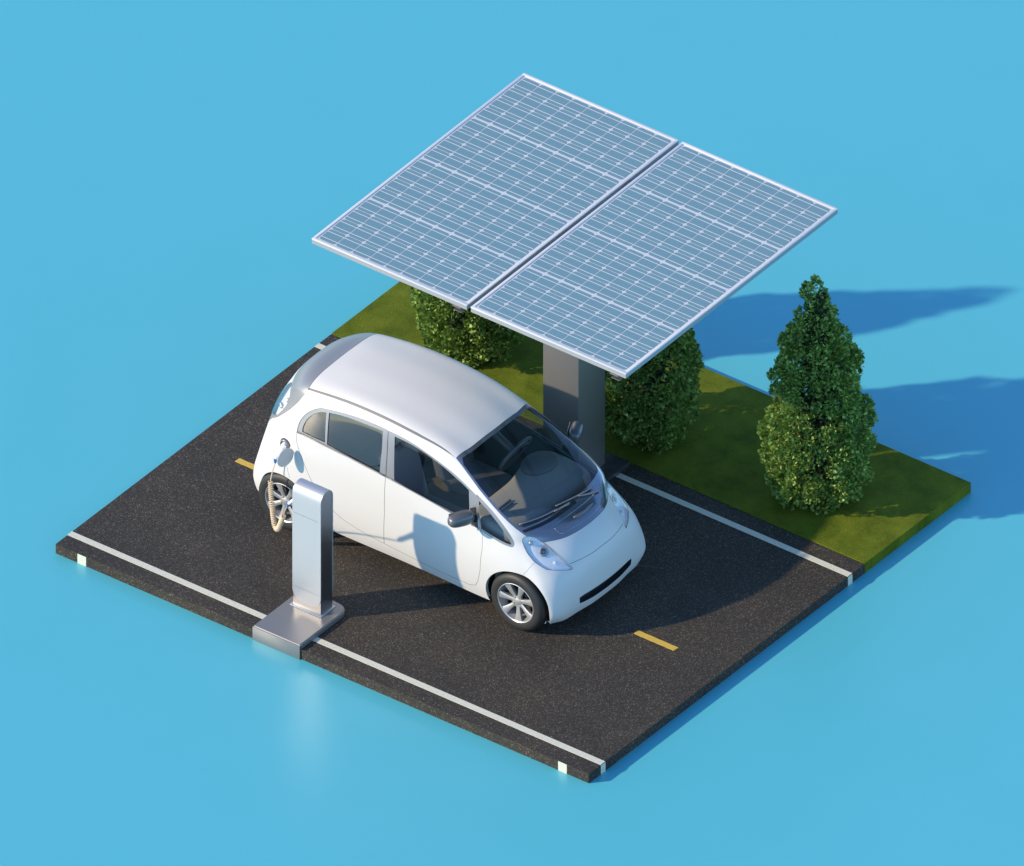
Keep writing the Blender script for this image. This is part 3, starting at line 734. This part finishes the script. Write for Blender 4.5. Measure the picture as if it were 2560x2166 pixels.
for sd in B:
    d = panel('front_door', ['front_door'], M_body, car, (sd,)); panel('window_frame', ['f_frame'], M_silver, d, (sd,), -.003)
    panel('window', ['f_glass'], M_sglass, d, (sd,), -.010)
    d = panel('rear_door', ['rear_door'], M_body, car, (sd,)); panel('window_frame', ['r_frame'], M_silver, d, (sd,), -.003)
    panel('window', ['r_glass'], M_pglass, d, (sd,), -.010); panel('quarter_window', ['q_glass'], M_pglass, d, (sd,), -.010)
    q = panel('front_quarter_window', ['t_in'], M_sglass, car, (sd,), -.006); panel('window_frame', ['t_out'], M_silver, q, (sd,), -.002)
    # chrome strip along the waist
    for nm, bl in (('belt_strip', belt_r), ('belt_strip', belt_f)):
        pts = []
        for a, b in dens(bl, False, .2):
            s, sa, sb = ev(np.array(a), np.array(b)); pts.append(tuple((s+np.array([0, .004, .008]))*[1, sd, 1]))
        MB().tube(pts, .005, 6).build(nm, M_silver, car, smooth=True)
    # head lamp
    hl = panel('headlight', ['lamp'], M_lens, car, (sd,), .004, False)
    hs = panel('reflector', ['lamp'], M_reflector, hl, (sd,), -.026, False)
    hb = MB(); flange(hb, lamp+[lamp[0]], sd, .028); hb.build('lamp_bezel', M_reflector, hl, smooth=True)
    c1 = S_[np.argmin((V2[:, 0]-3.72)**2+(V2[:, 1]-3.22)**2)]*np.array([1, sd, 1])
    dv = Vector((.80, .32*sd, .50)).normalized()
    pj = MB(); bm = bmesh.new(); bmesh.ops.create_uvsphere(bm, u_segments=24, v_segments=14, radius=.030); pj.bm(bm, 0, Matrix.Translation(Vector(c1)-dv*.030))
    pj.build('projector', M_gunmetal, hl, smooth=True)
    rg = MB(); rot = dv.to_track_quat('Z', 'Y').to_matrix().to_4x4()
    ring = MB().lathe([(.032, 0), (.044, .006), (.047, .012), (.040, .012), (.034, .004)], 32, 'z')
    ring.v = [tuple((Matrix.Translation(Vector(c1)-dv*.020) @ rot) @ Vector(v)) for v in ring.v]
    ring.build('lamp_ring', M_rim, hl, smooth=True)
    c2 = S_[np.argmin((V2[:, 0]-3.25)**2+(V2[:, 1]-2.85)**2)]*np.array([1, sd, 1])
    bm = bmesh.new(); bmesh.ops.create_uvsphere(bm, u_segments=18, v_segments=10, radius=.018); MB().bm(bm, 0, Matrix.Translation(Vector(c2)-dv*.018)).build('turn_signal', M_reflector, hl, smooth=True)
    c3 = S_[np.argmin((V2[:, 0]-4.2)**2+(V2[:, 1]-3.45)**2)]*np.array([1, sd, 1])
    bm = bmesh.new(); bmesh.ops.create_uvsphere(bm, u_segments=18, v_segments=10, radius=.022); MB().bm(bm, 0, Matrix.Translation(Vector(c3)-dv*.022)).build('side_bulb', M_rim, hl, smooth=True)
    # tail lamp
    tl = panel('tail_light', ['tail'], M_lens, car, (sd,), .006, False); panel('reflector', ['tail'], M_reflector, tl, (sd,), -.035, False)
    tb = MB(); flange(tb, lens_r+[lens_r[0]], sd, .04); tb.build('lamp_bezel', M_silver, tl, smooth=True)
    for (ta, tb_) in ((13.2, 3.7), (13.6, 4.0), (14.0, 3.5)):
        c4 = S_[np.argmin((V2[:, 0]-ta)**2+(V2[:, 1]-tb_)**2)]*np.array([1, sd, 1])
        bm = bmesh.new(); bmesh.ops.create_uvsphere(bm, u_segments=14, v_segments=8, radius=.022); MB().bm(bm, 0, Matrix.Translation(Vector(c4)+Vector((.024, -.014*sd, -.008)))).build('bulb', M_rim, tl, smooth=True)
# far side keeps its port lid shut; near side is open
f = panel('charge_lid', ['port'], M_body, car, (1,))
nrm = Vector((0, -1, .12)).normalized()
pr_ = MB(); pc = Vector(PORT)
flange(pr_, portc+[portc[0]], -1, .03); pr_.build('port_recess', M_body, car, smooth=True)
dk = MB().lathe([(.0, .0), (.062, .0)], 28, 'y', tuple(pc+Vector((0, .026, 0)))); dk.build('port_socket', M_body, car)
rgm = MB(); rgm.lathe([(.036, -.012), (.042, .022), (.052, .022), (.046, -.012)], 28, 'y', tuple(pc+Vector((0, 0, .004))), closed=True); rgm.build('port_ring', M_silver, car, smooth=True)
lid = MB(); lc = pc+Vector((.088, -.112, -.036))
bm = bmesh.new(); bmesh.ops.create_cone(bm, cap_ends=True, segments=36, radius1=.092, radius2=.092, depth=.010)
bmesh.ops.bevel(bm, geom=[e for e in bm.edges if abs(e.verts[0].co.z-e.verts[1].co.z) < 1e-6], offset=.003, segments=2, affect='EDGES')
Mx = Matrix.Translation(lc) @ Matrix.Rotation(R(-14), 4, 'Z') @ Matrix.Rotation(R(90), 4, 'Y')
lid.bm(bm, 0, Mx); lid.tube([pc+Vector((.05, .01, 0)), pc+Vector((.085, -.02, -.01)), lc+Vector((0, .06, .01))], .006, 8)
lid.build('charge_lid', M_body, car, angle=40)
# dark inner lining, floor and wheel wells
lin = panel('inner_lining', ['rest', 'front_door', 'rear_door', 'roof', 'hood', 'band', 'surround', 'cowl', 'rail', 'gap'], M_cabin, car, B, -.022, False)
ub = MB(); aa = np.linspace(.6, NA-.6, 60); pr2 = [P3(a, 8.7) for a in aa]
ub.add([(p[0], -p[1]+.05, .20) for p in pr2]+[(p[0], p[1]-.05, .20) for p in pr2], [(i, i+1, 61+i, 60+i) for i in range(59)])
ub.build('underbody', M_black, car)
for cx, r_ in ((2.56, .338), (.012, .300)):
    for sd in B:
        w_ = MB(); n = 28; V = []
        for i in range(n+1):
            t = -.25+(math.pi+.5)*i/n
            for yy in (.655, .44): V.append((cx+r_*math.cos(t), sd*yy, .285+r_*math.sin(t)))
        w_.add(V, [(2*i, 2*i+1, 2*i+3, 2*i+2) for i in range(n)]); w_.add([V[2*i+1] for i in range(n+1)], [tuple(range(n+1))])
        w_.build('wheel_well', M_black, car)
# wheels
def wheel(cx, sd, rot):
    yo = .718*sd
    ty = MB(); Rr = .287; w = .155
    pf = [(.192, 0), (.205, -.004), (.235, -.010), (.262, -.004), (.277, .010), (.285, .026), (Rr, .045), (Rr, w-.045), (.285, w-.026), (.277, w-.010), (.262, w), (.205, w), (.192, w-.004)]
    ty.lathe([(r, -sd*(h)) for r, h in pf], 72, 'y', (cx, yo, .2865))
    for gy in (.055, .0775, .10): ty.lathe([(Rr+.0006, -sd*(gy-.003)), (Rr+.0006, -sd*(gy+.003))], 72, 'y', (cx, yo, .2865), 1)
    wl = ty.build('wheel', M_tyre, car, smooth=True, mats=[M_tyre, M_black])
    rm = MB()
    rm.lathe([(.198, .004), (.199, -.003), (.193, -.006), (.186, .0), (.184, .030), (.172, .05), (.168, .12)], 72, 'y', (0, 0, 0))
    nsp = 7
    for k in range(nsp):
        a = 2*math.pi*k/nsp+rot
        def Q(r, t, h): return (r*math.cos(a)-t*math.sin(a), h, r*math.sin(a)+t*math.cos(a))
        st = [(.035, .021, .024), (.07, .019, .020), (.11, .022, .013), (.15, .029, .007), (.19, .038, .003)]
        V = []; 
        for r, hw, h in st:
            V += [Q(r, -hw, h+.004), Q(r, -hw*.55, h-.002), Q(r, hw*.55, h-.002), Q(r, hw, h+.004), Q(r, hw*.8, h+.035), Q(r, -hw*.8, h+.035)]
        F = []
        for i in range(len(st)-1):
            for j in range(6): F.append((6*i+j, 6*i+(j+1) % 6, 6*i+6+(j+1) % 6, 6*i+6+j))
        rm.add(V, F)
    rm.lathe([(0, .016), (.028, .016), (.034, .020), (.058, .024), (.060, .05)], 40, 'y')
    for k in range(4):
        a = math.pi/2*k+.5; rm.lathe([(0, .014), (.007, .014), (.009, .020), (.009, .03)], 10, 'y', (.046*math.cos(a), 0, .046*math.sin(a)))
    rm.v = [(cx+x, yo-sd*(y+.002), .2865+z) for x, y, z in rm.v]
    rm.build('rim', M_rim, wl, angle=35)
    bd = MB(); bd.lathe([(0, -sd*.075), (.125, -sd*.075), (.127, -sd*.085)], 40, 'y', (cx, yo, .2865)); bd.box(cx-.13, cx-.06, yo-sd*.10, yo-sd*.06, .25, .36)
    bd.build('brake_disc', M_hub, wl, smooth=True)
    bk = MB(); bk.lathe([(0, -sd*.12), (.175, -sd*.12)], 40, 'y', (cx, yo, .2865)); bk.build('wheel_inside', M_black, wl)
for cx in (2.55, 0):
    for sd in B: wheel(cx, sd, .35 if cx > 1 else .1)
# centre console
MB().bbox(1.0, 2.0, -.09, .09, .26, .50, .03).build('centre_console', M_cabin, car, angle=50)
# mirrors
for sd in B:
    bm = bmesh.new(); bmesh.ops.create_uvsphere(bm, u_segments=32, v_segments=20, radius=1)
    for v in bm.verts:
        x, y, z = [math.copysign(abs(q)**.62, q) for q in v.co]
        if x < 0: x *= .75
        tap = 1-.14*max(0, y) - .15*max(0, x)
        v.co = Vector((x*.066, y*.122, z*.066*tap))
    mh = MB().bm(bm, 0, Matrix.Translation((2.035, sd*.835, 1.035)) @ Matrix.Rotation(R(27*sd), 4, 'Z') @ Matrix.Scale(sd, 4, (0, 1, 0)))
    o = mh.build('door_mirror', M_gunmetal, car, smooth=True); 
    gl_ = MB().bbox(-.064, -.054, -.09, .09, -.042, .042, .004); Mm = Matrix.Translation((2.035, sd*.835, 1.035)) @ Matrix.Rotation(R(27*sd), 4, 'Z'); gl_.v = [tuple(Mm @ Vector(v)) for v in gl_.v]
    gl_.build('mirror_glass', M_silver, o, angle=40)
    st = MB(); st.tube([(2.06, sd*.66, .955), (2.055, sd*.70, .975), (2.04, sd*.76, .99)], [.040, .03, .026], 10); st.build('mirror_stalk', M_black, car, smooth=True)
    cr_ = MB(); pl = []
    for a, b in tr(z2, [(205,870),(240,862),(256,1005),(212,985)]):
        s, sa, sb = ev(np.array(a), np.array(b)); pl.append(tuple((s+[0, .004, 0])*[1, sd, 1]))
    cr_.add(pl, [(0, 1, 2, 3)]); cr_.build('mirror_base', M_black, car)
# wipers, cowl slot
def on_skin(pts, h, sd=1):
    out = []
    for a, b in pts:
        s, sa, sb = ev(np.array(float(a)), np.array(float(b))); n = np.cross(sa, sb); n /= np.linalg.norm(n)
        if n[2] < 0: n = -n
        out.append(Vector((s+n*h)*[1, sd, 1]))
    return out
def lerpab(p, q, n): return [(p[0]+(q[0]-p[0])*i/n, p[1]+(q[1]-p[1])*i/n) for i in range(n+1)]
w1 = MB(); w1.tube(on_skin(lerpab((5.20, -2.78), (5.10, -.85), 10), .022), .0065, 6); wo = w1.build('wiper', M_silver, car, smooth=True)
MB().tube(on_skin(lerpab((5.16, -2.7), (5.06, -.9), 10), .010), .006, 6).build('blade', M_black, wo, smooth=True)
MB().tube(on_skin(lerpab((5.03, -.1), (5.09, -1.05), 5), .026), [.011, .010, .009, .008, .007, .006], 8).build('arm', M_silver, wo, smooth=True)
w1 = MB(); w1.tube(on_skin(lerpab((5.17, -.75), (4.97, 1.65), 12), .022), .0065, 6); wo = w1.build('wiper', M_silver, car, smooth=True)
MB().tube(on_skin(lerpab((5.13, -.7), (4.94, 1.5), 12), .010), .006, 6).build('blade', M_black, wo, smooth=True)
MB().tube(on_skin(lerpab((4.72, 1.95), (5.04, .55), 6), .026), [.013, .011, .010, .009, .008, .007, .006], 8).build('arm', M_silver, wo, smooth=True)
MB().tube(on_skin([(4.62, -.45), (4.60, -.2), (4.58, .2), (4.58, .6), (4.60, 1.0)], .006), [.012, .016, .017, .016, .011], 10).build('cowl_vent', M_gunmetal, car, smooth=True)
cl = MB(); 
for a in (4.30, 4.80): cl.tube(on_skin([(a, b) for b in np.linspace(-1.6, 1.9, 16)], -.0015), .0035, 6)
cl.tube(on_skin([(4.3, -1.6), (4.4, -1.68), (4.6, -1.68), (4.7, -1.62)], .0), .005, 6)
cl.build('cowl_crease', M_cowl, car, smooth=True)
gl = MB(); V = []
for b in np.linspace(-2.9, .35, 18):
    V += [on_skin([(4.93, b)], .0025)[0], on_skin([(5.03, b)], .0025)[0]]
gl.add(V, [(2*i, 2*i+1, 2*i+3, 2*i+2) for i in range(17)]); gl.build('cowl_grille', M_black, car)
# interior
cabf = MB().box(-.2, 2.3, -.62, .62, .24, .26); cabf.build('cabin_floor', M_black, car)
ds = MB(); prof = [(2.42, .30), (2.46, .80), (2.44, .90), (2.30, .935), (2.05, .945), (1.93, .90), (1.90, .80), (1.98, .55), (2.05, .30)]
V = []; ny = 17
for i in range(ny):
    y = -.63+1.26*i/(ny-1); hump = .055*math.exp(-((y-.33)/.17)**2); bulge = .02*math.exp(-(y/.12)**2)
    e = max(0, abs(y)-.50)*.5
    for k, (x, z) in enumerate(prof):
        V.append((x-e-(.03+.05*math.exp(-((y-.33)/.17)**2) if k in (4, 5, 6) else 0), y, z+(hump if k in (4, 5) else hump*.3 if k == 3 else 0)+(bulge if k == 4 else 0)))
k = len(prof); F = [(i*k+j, i*k+(j+1) % k, (i+1)*k+(j+1) % k, (i+1)*k+j) for i in range(ny-1) for j in range(k)]
F += [tuple(range(k)), tuple(range((ny-1)*k, ny*k))]
ds.add(V, F); dso = ds.build('dashboard', M_dash, car, smooth=True)
sm = dso.modifiers.new('s', 'SUBSURF'); sm.levels = sm.render_levels = 2
dv_ = MB()
for (y0, y1, x) in ((-.56, -.26, 2.17), (-.54, -.24, 2.135)): dv_.bbox(x-.006, x+.006, y0, y1, .938, .962, .004)
dv_.build('dash_vent', M_silver, car, angle=40)
bn = MB(); bm = bmesh.new(); bmesh.ops.create_uvsphere(bm, u_segments=24, v_segments=14, radius=1)
bn.bm(bm, 0, Matrix.Translation((2.02, .33, .965)) @ Matrix.Diagonal((.15, .19, .075, 1))); bn.build('instrument_hood', M_cabin, car, smooth=True)
st = MB(); Rm = Matrix.Translation((1.76, .33, .97)) @ Matrix.Rotation(R(-62), 4, 'Y')
tor = [Rm @ Vector((.185*math.cos(2*math.pi*i/40), .185*math.sin(2*math.pi*i/40), 0)) for i in range(41)]
st.tube(tor, .018, 10, cap=False)
for a in (0.2, 2.94, 4.71): st.tube([Rm @ Vector((0, 0, .03)), Rm @ Vector((.18*math.sin(a), .18*math.cos(a), 0))], .013, 8)
bm = bmesh.new(); bmesh.ops.create_uvsphere(bm, u_segments=18, v_segments=10, radius=1); st.bm(bm, 0, Rm @ Matrix.Translation((0, 0, .02)) @ Matrix.Diagonal((.06, .07, .028, 1)))
st.tube([Rm @ Vector((0, 0, .02)), Rm @ Vector((0, 0, .25))], .035, 10)
st.build('steering_wheel', M_wheelrim, car, angle=50)
MB().bbox(1.715, 1.735, -.115, .115, 1.315, 1.375, .009).tube([(1.73, 0, 1.36), (1.76, 0, 1.41)], .008, 8).build('interior_mirror', M_silver, car, angle=40)
def seat(x, y, w, nm, heads):
    def pad(x0, x1, y0, y1, z0, z1, b, M=None):
        bm = bmesh.new(); bmesh.ops.create_cube(bm, size=1)
        for v in bm.verts: v.co = Vector(((x0+x1)/2+v.co.x*(x1-x0), (y0+y1)/2+v.co.y*(y1-y0), (z0+z1)/2+v.co.z*(z1-z0)))
        bmesh.ops.bevel(bm, geom=bm.edges[:], offset=b, segments=4, affect='EDGES', profile=.6); return bm
    s = MB(); s.bm(pad(x-.25, x+.25, y-w/2, y+w/2, .40, .54, .05)); o = s.build(nm, M_seat, car, angle=60)
    M = Matrix.Translation((x-.24, 0, .50)) @ Matrix.Rotation(R(-16), 4, 'Y')
    MB().bm(pad(-.06, .06, y-w/2+.01, y+w/2-.01, 0, .60, .05), 0, M).build('backrest', M_seat, o, angle=60)
    for hy in heads: MB().bm(pad(-.045, .045, hy-.12, hy+.12, .62, .80, .04), 0, M).build('headrest', M_seat, o, angle=60)
seat(1.35, .33, .46, 'driver_seat', [.33]); seat(1.35, -.33, .46, 'passenger_seat', [-.33]); seat(.5, 0, 1.1, 'rear_bench', [-.3, .3])
# ------------------------------------------------------------------ camera, light, sky
sc = bpy.context.scene
cd = bpy.data.cameras.new('camera'); cam = bpy.data.objects.new('camera', cd); C.objects.link(cam); sc.camera = cam
cd.type = 'ORTHO'; PXM = 285.2; cd.ortho_scale = 2560/PXM; cd.clip_end = 400; cd.clip_start = .1
r_ = Vector((math.cos(AZ), math.sin(AZ), 0)); u_ = Vector((-math.sin(AZ)*SP, math.cos(AZ)*SP, CZ)); b_ = r_.cross(u_)
cxp, cyp = 1280-138.7, -(1083-1360.4)
cam.matrix_world = Matrix((( r_.x, u_.x, b_.x, 0), (r_.y, u_.y, b_.y, 0), (r_.z, u_.z, b_.z, 0), (0, 0, 0, 1)))
cam.location = r_*(cxp/PXM) + u_*(cyp/PXM) + b_*40
w = bpy.data.worlds.new('World'); sc.world = w; w.use_nodes = True; nt = w.node_tree
sky = nt.nodes.new('ShaderNodeTexSky'); sky.sky_type = 'NISHITA'; sky.sun_disc = False
SUN_EL = R(26.9); SUN_AZ = math.atan2(.745, .667)   # light travels towards this heading
sky.sun_elevation = SUN_EL
d = Vector((-math.cos(SUN_AZ)*math.cos(SUN_EL), -math.sin(SUN_AZ)*math.cos(SUN_EL), math.sin(SUN_EL)))  # towards the sun
sky.sun_rotation = math.atan2(d.x, d.y)
sky.air_density = 1.0; sky.dust_density = 0.0; sky.ozone_density = 4.0
tint = nt.nodes.new('ShaderNodeMix'); tint.data_type = 'RGBA'; tint.blend_type = 'MULTIPLY'; tint.inputs[0].default_value = 1; tint.inputs[7].default_value = (.96, 1.05, 1.15, 1)
nt.links.new(sky.outputs[0], tint.inputs[6]); nt.links.new(tint.outputs[2], nt.nodes['Background'].inputs[0]); nt.nodes['Background'].inputs[1].default_value = .15
sd_ = bpy.data.lights.new('sun', 'SUN'); sd_.energy = 3.1; sd_.angle = R(1.2); sd_.color = (1, .82, .58)
so = bpy.data.objects.new('sun', sd_); C.objects.link(so); so.rotation_euler = d.to_track_quat('Z', 'Y').to_euler()
sc.view_settings.view_transform = 'Standard'; sc.view_settings.look = 'None'; sc.view_settings.exposure = .68; sc.view_settings.gamma = 1
sc.cycles.max_bounces = 8; sc.cycles.transparent_max_bounces = 16; sc.cycles.glossy_bounces = 5
sc.cycles.caustics_reflective = False; sc.cycles.caustics_refractive = False
